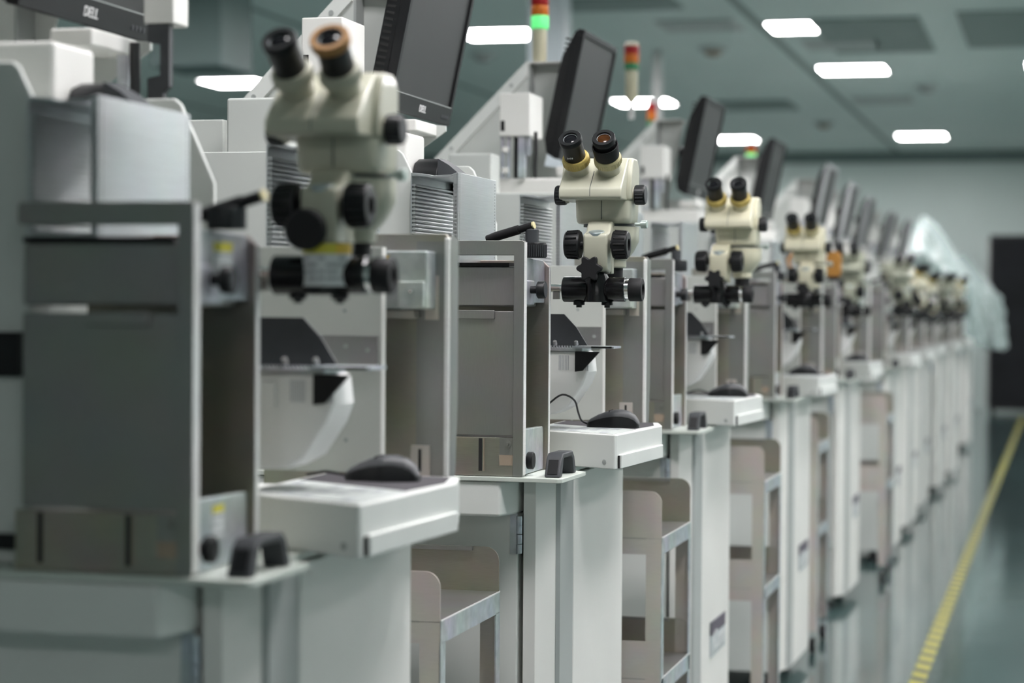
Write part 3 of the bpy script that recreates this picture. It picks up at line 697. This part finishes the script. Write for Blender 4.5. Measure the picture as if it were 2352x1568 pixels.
    # eyepieces
    for s, dx in ((-1, -.05), (1, .0)):
        base = Vector((hx + s * .033, 4.478, 1.495)); d = Vector((dx, -.74, .69)).normalized()
        rg = ring_l if s < 0 else ring_r
        ep = MB().lathe(base, d, [(.031, -.002), (.031, .0015), (.0245, .002), (.0235, .02), (.0255, .024), (.0255, .029)], 36).build('eyepiece_tube', body, hd)
        t = MB().lathe(base + d * .029, d, [(.0275, 0), (.0285, .002), (.0285, .013), (.0275, .016), (.0262, .0185), (.0245, .0187)], 36).build('diopter_ring', rg, hd)
        wr = MB()
        u0 = d.orthogonal().normalized(); w0 = d.cross(u0)
        for q in range(36):
            an = 2 * PI * q / 36; o2 = base + d * .031 + (u0 * math.cos(an) + w0 * math.sin(an)) * .0286
            wr.cyl(o2, o2 + d * .011, .0008, n=5)
        wr.build('ring_ribs', rg, hd)
        cup = s > 0 and not brown and cup_ok
        prof = [(.0215, .046), (.0225, .0475), (.0222, .085), (.0238, .088), (.0242, .090), (.0242, .099), (.0232, .1005), (.0158, .1005), (.0146, .098), (.0146, .095)]
        MB().lathe(base, d, prof, 40, cap1=False).build('eyepiece', 'brownring' if False else 'black', hd)
        if cup:
            MB().lathe(base, d, [(.0225, .047), (.0255, .0485), (.0262, .054), (.0278, .076), (.0274, .079), (.0255, .079), (.0235, .072)], 40, cap1=False).build('eye_cup', 'rubber', hd)
        if brown and s > 0:
            MB().lathe(base, d, [(.0268, .088), (.0272, .090), (.0272, .0995), (.026, .1012), (.0185, .1012), (.0185, .099)], 40, cap0=False, cap1=False).build('eye_cup', 'brownring', hd)
        MB().lathe(base, d, [(.0160, .0945), (.0140, .0955), (.011, .0970), (.006, .0980), (.0005, .0983)], 32).build('lens', 'amber' if cup else 'glass', hd)
        MB().lathe(base, d, [(.0146, .0960), (.0146, .0968), (.0138, .0968), (.0138, .0960)], 32, False, False).build('lens_rim', 'galv', hd)
        if s < 0 and name_num:
            side = d.cross(Vector((1, 0, 0))).normalized()   # roughly up-and-back; its negative faces the aisle end
            nrm = -side if side.y > 0 else side
            xa = Vector((1, 0, 0)); rot = Matrix((xa, nrm.cross(xa), nrm)).transposed().to_euler()
            p = base + d * .062 + nrm * .0228 + Vector((-.004, 0, 0))
            text('number', '0459', .0065, 'silver', hd, (p.x - ox, p.y - oy, p.z - 1.223), rot, .0002)
    return r
scope = make_scope('cream', 'yring', 'cring')
scope['label'] = ''
scopeA = make_scope('cream', 'cream', 'cream', star=False, name_num=False, brown=True)
scopeB = make_scope('cream2', 'yring', 'yring', name_num=False, sx=.038, cup=False)
scopeD = make_scope('cream2', 'yring', 'cring', name_num=False, cup=False)
scopeC = make_scope('olive', 'olive', 'olive', name_num=False, cup=False)

# ------------------------------------------------------------------ monitor
def make_monitor(dark=True):
    th = math.atan2(.078, .385)
    setorg(0, 0, 0)
    r = empty('monitor', '', 'monitor', 'flat monitors above the machines')
    w, h = .245, .393
    bz = 'bezel' if dark else 'sbezel'
    f = MB()
    sc = (-w + .018, w - .018, .045, h - .018)
    f.box(-.022, 0, -w, w, 0, sc[2]).box(-.022, 0, -w, w, sc[3], h).box(-.022, 0, -w, sc[0], sc[2], sc[3]).box(-.022, 0, sc[1], w, sc[2], sc[3])
    f.build('bezel', bz, r, bevel=.002)
    MB().box(-.02, -.006, sc[0], sc[1], sc[2], sc[3]).build('screen', 'screen', r)
    MB().box(-.0062, .0004, sc[0], sc[1], sc[2] - .002, sc[2]).build('screen_edge', 'stripe', r)
    bk = MB().prism([(-.022, .004), (-.022, h - .004), (-.030, h - .006), (-.055, h - .09), (-.058, h - .14), (-.058, .05), (-.045, .012), (-.03, .004)], 'y', -w + .006, w - .006).build('back_shell', 'bezel', r, bevel=.003)
    v = MB()
    for k in range(22):
        z = .05 + k * .0145
        v.box(-.0535, -.0335, -w + .0052, -w + .0062, z, z + .006)
    v.build('vent_slots', 'dark', bk)
    MB().box(-.075, -.058, -.06, .06, .14, .26).build('mount', 'black' if dark else 'sbezel', bk)
    for k in range(4): MB().lathe((.0, w - .035 - k * .0155, .018), (1, 0, 0), [(.005, -.001), (.005, .0012)], 14).build('button', 'dgrey' if dark else 'stripe', r)
    text('lettering', 'DELL', .024, 'silver', r, (.0006, .0, .021), (PI / 2, 0, PI / 2), .0006)
    r.rotation_euler = (0, th, 0)
    return r
mon = make_monitor(True); mon2 = make_monitor(False)

# ------------------------------------------------------------------ steel cart
def make_cart(gh0=.113, gh1=.09):
    x0, x1, y0, y1 = -1.50, -.95, 5.23, 5.65
    setorg((x0 + x1) / 2, (y0 + y1) / 2, -FZ)
    r = empty('steel_cart', '', 'cart', 'stainless carts between the machines')
    for zs, gh, nm in ((.65, gh0, 'shelf'), (.305, gh1, 'shelf')):
        s = MB().box(x0, x1 - .002, y0 + .003, y1 - .003, zs - .004, zs).build(nm, 'steel', r)
        MB().box(x1 - .002, x1, y0 + .001, y1 - .001, zs - .042, zs + .001).build('shelf_lip', 'galv', s, bevel=.0008)
        MB().box(x1 - .0005, x1 + .0006, y0 + .001, y1 - .001, zs - .0015, zs + .0015).build('lip_edge', 'edge', s)
        MB().box(x0 + .04, x1 - .04, y0, y0 + .002, zs - .042, zs - .004).build('front_lip', 'steelw', s)
        for y, k in ((y0, 0), (y1 - .003, 1)):
            rr = .028; pts = [(x0, zs - .002), (x1 - .002, zs - .002)]
            for q in range(7):
                a = q * PI / 12; pts.append((x1 - .002 - rr + rr * math.cos(a), zs + gh - rr + rr * math.sin(a)))
            for q in range(7):
                a = PI / 2 + q * PI / 12; pts.append((x0 + rr + rr * math.cos(a), zs + gh - rr + rr * math.sin(a)))
            MB().prism(pts, 'y', y, y + .003).build('guard', 'steelw' if not k else 'bronze', s)
            if k: MB().box(x0 + .06, x1 - .055, y - .009, y, zs + gh - .008, zs + gh).build('guard_fold', 'steel', s)
    for sx, sy in ((x1, y0), (x1, y1), (x0, y0), (x0, y1)):
        dx = -.038 if sx == x1 else .038; dy = .03 if sy == y0 else -.03
        l = MB()
        l.box(*sorted((sx - .002, sx - .002 + dx)), *sorted((sy, sy + (.003 if dy > 0 else -.003))), -.12, .647)
        leg = l.build('leg', 'steelw', r)
        MB().box(*sorted((sx - (.003 if dx < 0 else -.003), sx)), *sorted((sy, sy + dy)), -.12, .61).build('leg_flange', 'galv', leg)
        c = MB().lathe((sx + dx / 2 - .012, sy + dy * .6, -FZ + .032), (1, 0, 0), [(.026, 0), (.032, .003), (.032, .021), (.026, .024)], 20).build('caster', 'rubber', r)
        MB().box(*sorted((sx + dx / 2 - .017, sx + dx / 2 - .013)), sy + dy * .6 - .014, sy + dy * .6 + .014, -FZ + .02, -.12).box(*sorted((sx + dx / 2 + .013, sx + dx / 2 + .017)), sy + dy * .6 - .014, sy + dy * .6 + .014, -FZ + .02, -.12).build('fork', 'galv', c)
    return r
cart = make_cart(); cartA = make_cart(.088, .075)

# ------------------------------------------------------------------ signal towers
def tower(x, y, z0, zs, rad, seg, base_mat, lab, thin=None, lit=False):
    """zs = heights of the module boundaries, bottom to top; seg = materials"""
    setorg(x, y, z0)
    r = empty('signal_tower', lab, 'signal tower', 'stacked signal lamps on the machines')
    if thin: MB().cyl((x, y, z0), (x, y, zs[0]), .011, n=16).build('pole', 'polegrey', r)
    MB().lathe((x, y, zs[0] if thin else z0), (0, 0, 1), [(rad * .55 if thin else rad * .75, 0), (rad * .8, .02), (rad * .8, zs[1] - (zs[0] if thin else z0))], 24).build('base_tube', base_mat, r)
    for k, m in enumerate(seg):
        a, b = zs[k + 1], zs[k + 2]
        MB().lathe((x, y, a), (0, 0, 1), [(rad * .97, 0), (rad, .002), (rad, b - a - .002), (rad * .97, b - a)], 28).build(m.replace('_lit', '') + '_lamp', m, r)
    MB().lathe((x, y, zs[-1]), (0, 0, 1), [(rad, 0), (rad, .006), (rad * .7, .014)], 24).build('cap', base_mat, r)
    return r

# ------------------------------------------------------------------ place everything
children_map()
ROW = [(-.012, 2.515), (0, 4.167), (-.005, 5.87), (.0, 8.0), (.0, 10.2), (.06, 12.2), (.06, 13.6), (.05, 15.0), (.08, 16.7), (.10, 18.3)]
NTH = ['nearest', 'second', 'third', 'fourth', 'fifth', 'sixth', 'seventh', 'eighth', 'ninth', 'farthest']
MLAB = ['white wire bonding machine nearest the camera, dark and blurred at left', 'white wire bonding machine in focus, second from the camera',
        'white wire bonding machine third from the camera, bright door with badge']
def mlab(i): return MLAB[i] if i < 3 else f'white wire bonding machine {NTH[i]} from the camera in the receding row' if i < 9 else 'white wire bonding machine, last uncovered one at the far end of the row'
roots = []
for i, (dx, y) in enumerate(ROW):
    loc = (X1 + dx, y, 0)
    if i == 1: mach['label'] = mlab(1); roots.append(mach); continue
    skip = ()
    roots.append(copy_thing(mach, loc, mlab(i)))
def rel(thing, i): # position of a thing shifted from the in-focus machine to machine i
    return (thing.location.x + ROW[i][0], thing.location.y + ROW[i][1] - Y1, thing.location.z)

# magazines
place = lambda t, i, lab, off=(0, 0, 0), rotz=None: copy_thing(t, tuple(a + b for a, b in zip(rel(t, i), off)), lab, rotz)
mag0 = tuple(mag.location)
mag['label'] = 'slotted aluminium magazine in focus on the near elevator of the second machine'
place(mag, 0, 'large blurred aluminium magazine at far left, on the nearest elevator')
place(mag, 2, 'aluminium magazine behind the in-focus microscope, on the third machine near elevator')
place(mag, 3, 'aluminium magazine behind the third microscope, on the fourth machine near elevator')
place(mag, 4, 'aluminium magazine on the fifth machine near elevator')
FAR = (.028, .79, -.0035)
place(mag, 0, 'aluminium magazine with dark fins behind the nearest microscope', FAR)
place(mag, 1, 'aluminium magazine left of the in-focus microscope, on the second machine far elevator', FAR)
place(mag, 2, 'small aluminium magazine right of the in-focus microscope, on the third machine far elevator', FAR)
place(mag, 3, 'aluminium magazine on the fourth machine far elevator', FAR)

# mice
mouse['label'] = 'black mouse in focus on the second console, cable looping up'
m0 = place(mouse, 0, 'large blurred black mouse on the nearest console', (-.031, .12, 0))
m2 = place(mouse, 2, 'grey black mouse on the third console')
m3 = place(mouse, 3, 'black mouse on the fourth console, below the fourth microscope', (-.03, 0, 0))
m4 = place(mouse, 4, 'small black mouse on the fifth console, far down the row', (-.03, 0, 0))
def cable(par, pts):
    base = par.location
    setorg(base.x, base.y, base.z - FZ)
    n = 26; P = [Vector(p) for p in pts]; out = []
    for k in range(n + 1):
        t = k / n * (len(P) - 1); i = min(int(t), len(P) - 2); u = t - i
        p0, p1, p2, p3 = P[max(i - 1, 0)], P[i], P[i + 1], P[min(i + 2, len(P) - 1)]
        out.append(.5 * ((2 * p1) + (p2 - p0) * u + (2 * p0 - 5 * p1 + 4 * p2 - p3) * u * u + (3 * p1 - p0 - 3 * p2 + p3) * u ** 3))
    MB().tube([tuple(o) for o in out], .0022, 8).build('cable', 'cable', par)
cable(mouse, [(-1.019, 4.688, .955), (-1.028, 4.66, .964), (-1.026, 4.615, .985), (-1.026, 4.578, 1.012), (-1.05, 4.57, 1.024), (-1.075, 4.566, 1.008), (-1.10, 4.563, .982), (-1.13, 4.56, .958)])
y0 = ROW[0][1] - Y1
cable(m0, [(-1.06, 4.81 + y0, .955), (-1.08, 4.812 + y0, .958), (-1.10, 4.815 + y0, .960), (-1.12, 4.82 + y0, .956), (-1.133, 4.825 + y0, .9535)])
cable(m2, [(-1.008, ROW[2][1] + .523, .955), (-1.03, ROW[2][1] + .53, .960), (-1.06, ROW[2][1] + .53, .966), (-1.10, ROW[2][1] + .53, .9535)])

# microscopes
scope['label'] = 'cream stereo microscope in sharp focus, yellowed eyepiece rings'
def mv(t, i, off, lab, rz=0):
    p = rel(t, i); t.location = tuple(a + b for a, b in zip(p, off)); t['label'] = lab; t.rotation_euler = (0, 0, rz)
SB = tuple(scope.location)
mv(scopeA, 0, (-.006, -.02, .006), 'large blurred cream microscope at left, brown eyecup and warning label on its post')
mv(scopeB, 2, (-.004, .0, .0), 'cream microscope third from the camera, black eyepieces in yellow rings')
mv(scopeC, 4, (-.055, .0, -.055), 'grey-green microscope fifth from the camera, between grey monitors')
children_map()
def pscope(t, i, off, lab, rz=0):
    p = (SB[0] + ROW[i][0], SB[1] + ROW[i][1] - Y1, SB[2])
    return copy_thing(t, tuple(a + b for a, b in zip(p, off)), lab, rz)
mv(scopeD, 3, (-.01, .0, -.01), 'cream microscope fourth from the camera, beside an orange pouch')
pscope(scopeC, 5, (.0, .0, -.06), 'olive cream microscope sixth from the camera, black and pink eyepiece', math.radians(35))
pscope(scopeD, 6, (.0, .0, -.09), 'cream microscope seventh from the camera, turned toward the aisle', math.radians(60))
pscope(scopeD, 7, (.0, .0, -.12), 'cream microscope eighth from the camera, turned toward the aisle', math.radians(70))
pscope(scopeC, 8, (.0, .0, -.10), 'olive microscope ninth from the camera, far down the row', math.radians(50))
pscope(scopeD, 9, (.0, .0, -.10), 'tiny cream microscope farthest down the row, before the plastic covers', math.radians(75))

# warning label on the nearest microscope's post, labels on the nearest elevators
p = scopeA.location
def curved_label(par, cx, cy, z0, z1, rad, a0, a1, mat, name):
    b = MB(); n = 16
    for k in range(n + 1):
        a = math.radians(a0 + (a1 - a0) * k / n)
        for rr in (rad, rad + .0006):
            for z in (z0, z1): b.v.append((cx + rr * math.cos(a), cy + rr * math.sin(a), z))
    for k in range(n):
        i = k * 4
        b.f += [(i + 2, i + 6, i + 7, i + 3), (i, i + 1, i + 5, i + 4), (i + 1, i + 3, i + 7, i + 5), (i, i + 4, i + 6, i + 2)]
    b.f += [(0, 2, 3, 1), (n * 4, n * 4 + 1, n * 4 + 3, n * 4 + 2)]
    return b.build(name, mat, par)
setorg(p.x, p.y, p.z - FZ)
qx, qy, qz = p.x + .010, p.y - .004, p.z - FZ
lb = curved_label(scopeA, qx, qy, qz + .012, qz + .055, .034, 190, 350, 'label', 'warning_label')
curved_label(lb, qx, qy, qz + .055, qz + .069, .0342, 190, 305, 'yellow', 'yellow_band')
curved_label(lb, qx, qy, qz + .055, qz + .069, .0342, 305, 350, 'amberlabel', 'amber_band')
MB().lathe((qx, qy, qz + .008), (0, 0, 1), [(.0335, 0), (.0335, .062)], 32).build('label_core', 'gloss', scopeA)
for z in (.020, .029, .038, .047):
    for a0, a1 in ((215, 236), (239, 262), (266, 280), (284, 310), (313, 330)):
        if (a0 * 7 + int(z * 1000)) % 5 == 0: continue
        curved_label(lb, qx, qy, qz + z, qz + z + .0045, .0346, a0, a1, 'inkpale', 'print_line')
r0 = roots[0]; yy = ROW[0][1] - Y1; xx = ROW[0][0]
setorg(r0.location.x, r0.location.y, -FZ)
def flat_label(par, x, y0, y1, z0, z1, split, band='yellow'):
    l1 = MB().box(x, x + .0008, y0, y1, z0, split).build('caution_label', 'label', par)
    MB().box(x, x + .0009, y0, y1, split, z1).build('label_band', band, l1)
    b = MB()
    n = max(2, int((split - z0) / .009))
    for k in range(n):
        z = z0 + (split - z0) * (k + .4) / n; b.box(x + .0005, x + .0012, y0 + .003, y1 - .004 - .01 * (k % 2), z, z + .0035)
    b.build('label_print', 'inkpale', l1)
flat_label(r0, -1.048 + xx, 4.262 + yy, 4.325 + yy, 1.232, 1.296, 1.284)
flat_label(r0, -1.048 + xx, 4.262 + yy, 4.30 + yy, .915, .957, .947)
x = -1.059 + xx
MB().box(-1.094 + xx, -1.047 + xx, 5.0042 + yy, 5.0052 + yy, 1.278, 1.296).build('caution_label', 'amberlabel', r0)
for o in [o for o in bpy.data.objects if o.parent and o.parent.parent == r0]:
    n0 = o.name.split('.')[0]
    if n0 in ('wand', 'wand_tip'): o.location = (.062, .0, -.022)
    if n0 == 'spindle': o.location = (.026, .0, -.030)
# extra cable bracket and post on the nearest machine
MB().box(-1.385 + xx, -1.335 + xx, 4.80 + yy, 4.861 + yy, 1.650, 1.76).build('arm_post', 'white2', r0, bevel=.003)
MB().prism([(-1.378 + xx, 1.5655), (-1.378 + xx, 1.30), (-1.352 + xx, 1.30), (-1.352 + xx, 1.543), (-1.342 + xx, 1.553), (-1.342 + xx, 1.650), (-1.378 + xx, 1.650), (-1.378 + xx, 1.622), (-1.357 + xx, 1.618), (-1.357 + xx, 1.57)], 'y', 4.80 + yy, 4.815 + yy).build('cable_bracket', 'dgrey', r0)
MB().tube([(-1.395 + xx, 4.79 + yy, 1.62), (-1.394 + xx, 4.79 + yy, 1.56), (-1.397 + xx, 4.79 + yy, 1.47)], .009).build('hanging_cable', 'cable', r0)
MB().box(-1.42 + xx, -1.405 + xx, 4.78 + yy, 4.795 + yy, 1.46, 1.60).build('guide_post', 'galv', r0)

# monitors
MONP = (-1.476, Y1 + .745, 1.653)
def pmon(t, i, lab, off=(0, 0, 0), first=False):
    loc = (MONP[0] + ROW[i][0] + off[0], MONP[1] + ROW[i][1] - Y1 + off[1], MONP[2] + FZ + off[2])
    if first: t.location = loc; t['label'] = lab
    else: copy_thing(t, loc, lab)
pmon(mon, 1, 'big black monitor at top centre, dark grey screen leaning over the aisle', first=True)
pmon(mon, 0, 'black monitor cut off by the top left corner', (-.055, 0, .012))
pmon(mon, 2, 'black monitor behind the in-focus microscope')
pmon(mon, 3, 'black monitor third along the tops, right of the signal towers', (.02, 0, 0))
pmon(mon, 4, 'black monitor fourth along the tops, right of the small green beacon', (.0, 0, 0))
pmon(mon2, 5, 'silver grey monitor above the fourth microscope', (-.0, 0, 0), first=True)
pmon(mon2, 6, 'silver grey monitor above the fifth microscope, nearer of the two there', (-.0, 0, -.03))
pmon(mon2, 7, 'silver grey monitor above the fifth microscope, farther of the two there', (-.0, 0, -.05))
pmon(mon2, 8, 'blurred silver monitor second from the far end of the row', (-.0, 0, -.08))
pmon(mon2, 9, 'blurred silver monitor at the far end of the row, before the plastic covers', (-.0, 0, -.08))

# carts
cb = tuple(cart.location)
cart['label'] = 'steel cart beside the third machine, between it and the in-focus machine'
cartA.location = (cb[0] - .13, cb[1] - 1.49, 0); cartA['label'] = 'steel cart at bottom centre, between the nearest two machines'
for (x, y, lab) in ((.012, 1.77, 'steel cart between the third and fourth machines'),
                    (-.03, 3.72, 'blurred steel cart between the fourth and fifth machines'), (.06, 6.1, 'blurred brown steel cart between the fifth and sixth machines'),
                    ):
    copy_thing(cart, (cb[0] + x, cb[1] + y, 0), lab)

# signal towers
tower(-1.585, 6.545, 1.962, (1.962, 2.066, 2.106, 2.138, 2.175), .0275, ('green_lit', 'orange', 'red'), 'polecream', 'signal tower with lit green lamp at top centre, on the third machine')
tower(-1.715, 8.66, 1.966, (2.035, 2.165, 2.192, 2.228, 2.262), .031, ('green', 'orange', 'red'), 'polecream', 'unlit signal tower on a thin pole, right of the second monitor', thin=True)
tower(-2.06, 10.94, -FZ, (2.05, 2.08, 2.115, 2.155, 2.20, 2.245), .024, ('blue', 'green', 'orange', 'red'), 'polegrey', 'small signal tower with blue base in front of a ceiling light', thin=True)
tower(-1.82, 12.85, 1.826, (1.95, 2.085, 2.115, 2.145, 2.17), .030, ('green_lit', 'orange', 'red'), 'polegrey', 'far signal tower with lit green lamp, left of the fourth monitor', thin=True)

# orange pouch beside the fourth microscope
px_, py_ = -.885, 8.58
setorg(px_, py_, 1.32)
po = empty('pouch', 'orange fabric pouch hanging beside the fourth microscope', 'pouch')
MB().prism(rbox(px_ - .028, px_ + .028, 1.33, 1.43, .018), 'y', py_ - .02, py_ + .02).build('bag', 'pouch', po, bevel=.006, seg=3)
MB().box(px_ - .022, px_ + .022, py_ - .021, py_ + .021, 1.318, 1.334).build('base', 'rubber', po, bevel=.003)
MB().tube([(px_ - .01, py_, 1.43), (px_ - .04, py_ + .02, 1.445), (px_ - .09, py_ + .07, 1.455), (px_ - .16, py_ + .075, 1.44), (px_ - .185, py_ + .03, 1.40), (px_ - .17, py_ - .01, 1.36)], .006).build('strap', 'pouch', po)

# ------------------------------------------------------------------ covered machines at the far end
children_map()
for i, (x, y, lab) in enumerate(((-.98, 20.3, 'covered machine under clear plastic at the far end, nearer of the two'), (-.90, 22.0, 'covered machine under clear plastic at the far end, farther of the two'))):
    copy_thing(mach, (x, y, 0), lab)
def sheet(lab, cx, cy, peaks, w, d, zb, seed):
    random.seed(seed)
    setorg(cx, cy, zb)
    b = MB(); nu, nv = 110, 40; idx = []
    for j in range(nv + 1):
        row = []
        for i in range(nu):
            a = 2 * PI * i / nu; c, s = math.cos(a), math.sin(a)
            k = 1 / (abs(c) ** 3 + abs(s) ** 3) ** (1 / 3)
            t = j / nv                                     # 0 at the hem, 1 at the ridge
            shrink = 1 - .12 * t if t < .55 else .934 - (t - .55) / .45 * .90
            fold = 1 + .05 * math.sin(a * 9 + seed + 2 * t) * (1 - .6 * t) + .035 * math.sin(a * 17 + t * 9) + .022 * math.sin(a * 29 - t * 21 + seed) + .012 * math.sin(a * 41 + t * 33)
            x = cx + w * c * k * shrink * fold; y = cy + d * s * k * shrink * fold
            top = max(pz - abs(x - px) * sl for px, pz, sl in peaks)
            z = zb + (top - zb) * min(1, t * 1.25) + .02 * math.sin(a * 6 + t * 18) + .015 * math.sin(a * 13 - t * 25)
            b.v.append((x, y, z)); row.append(len(b.v) - 1)
        idx.append(row)
    for j in range(nv):
        for i in range(nu): b.f.append((idx[j][i], idx[j][(i + 1) % nu], idx[j + 1][(i + 1) % nu], idx[j + 1][i]))
    b.f.append(tuple(idx[nv]))
    o = b.build('plastic_sheet', 'plastic', ang=180)
    return tag(o, lab, 'plastic sheet', 'clear plastic dust covers')
sheet('cloudy clear plastic sheet draped to a peak, at the far end of the row', -1.40, 20.85, [(-1.30, 2.04, .9), (-.95, 1.6, .5)], .60, .64, .92, 3)
sheet('cloudy clear plastic sheet bulging toward the aisle, farthest along the row', -1.28, 22.55, [(-1.02, 1.74, .6), (-.72, 1.5, .7)], .66, .62, .80, 8)

# black rack cabinet by the far wall
setorg(-.1, 30.0, -FZ)
rk = empty('rack_cabinet', 'tall black rack cabinet at the right edge, against the far wall', 'cabinet')
MB().box(-1.0, .9, 29.6, 30.5, -.15, 2.17).build('body', 'rack', rk, bevel=.01)
for x0, x1 in ((-.97, -.36), (-.34, .27), (.29, .87)):
    dr = MB().box(x0, x1, 29.57, 29.6, -.1, 2.12).build('door', 'rackdoor', rk, bevel=.006)
    MB().box(x1 - .07, x1 - .05, 29.545, 29.57, .9, 1.15).build('handle', 'dgrey', dr)
for x in (-.95, .85): MB().box(x - .03, x + .03, 29.65, 29.75, -FZ, -.15).build('foot', 'rubber', rk)
MB().box(-1.035, -1.0, 29.62, 29.7, -.1, 2.12).build('side_post', 'stripe', rk)

# ------------------------------------------------------------------ light and view
w = bpy.data.worlds.new('world'); bpy.context.scene.world = w; w.use_nodes = True
w.node_tree.nodes['Background'].inputs[0].default_value = (.6, .7, .7, 1)
w.node_tree.nodes['Background'].inputs[1].default_value = .02
sc = bpy.context.scene
sc.view_settings.view_transform = 'Standard'; sc.view_settings.look = 'None'
sc.view_settings.exposure = 1.52; sc.view_settings.gamma = 1.0; sc.view_settings.use_curve_mapping = False
sc.cycles.max_bounces = 8; sc.cycles.diffuse_bounces = 5; sc.cycles.glossy_bounces = 4; sc.cycles.transparent_max_bounces = 8
sc.cycles.use_denoising = True
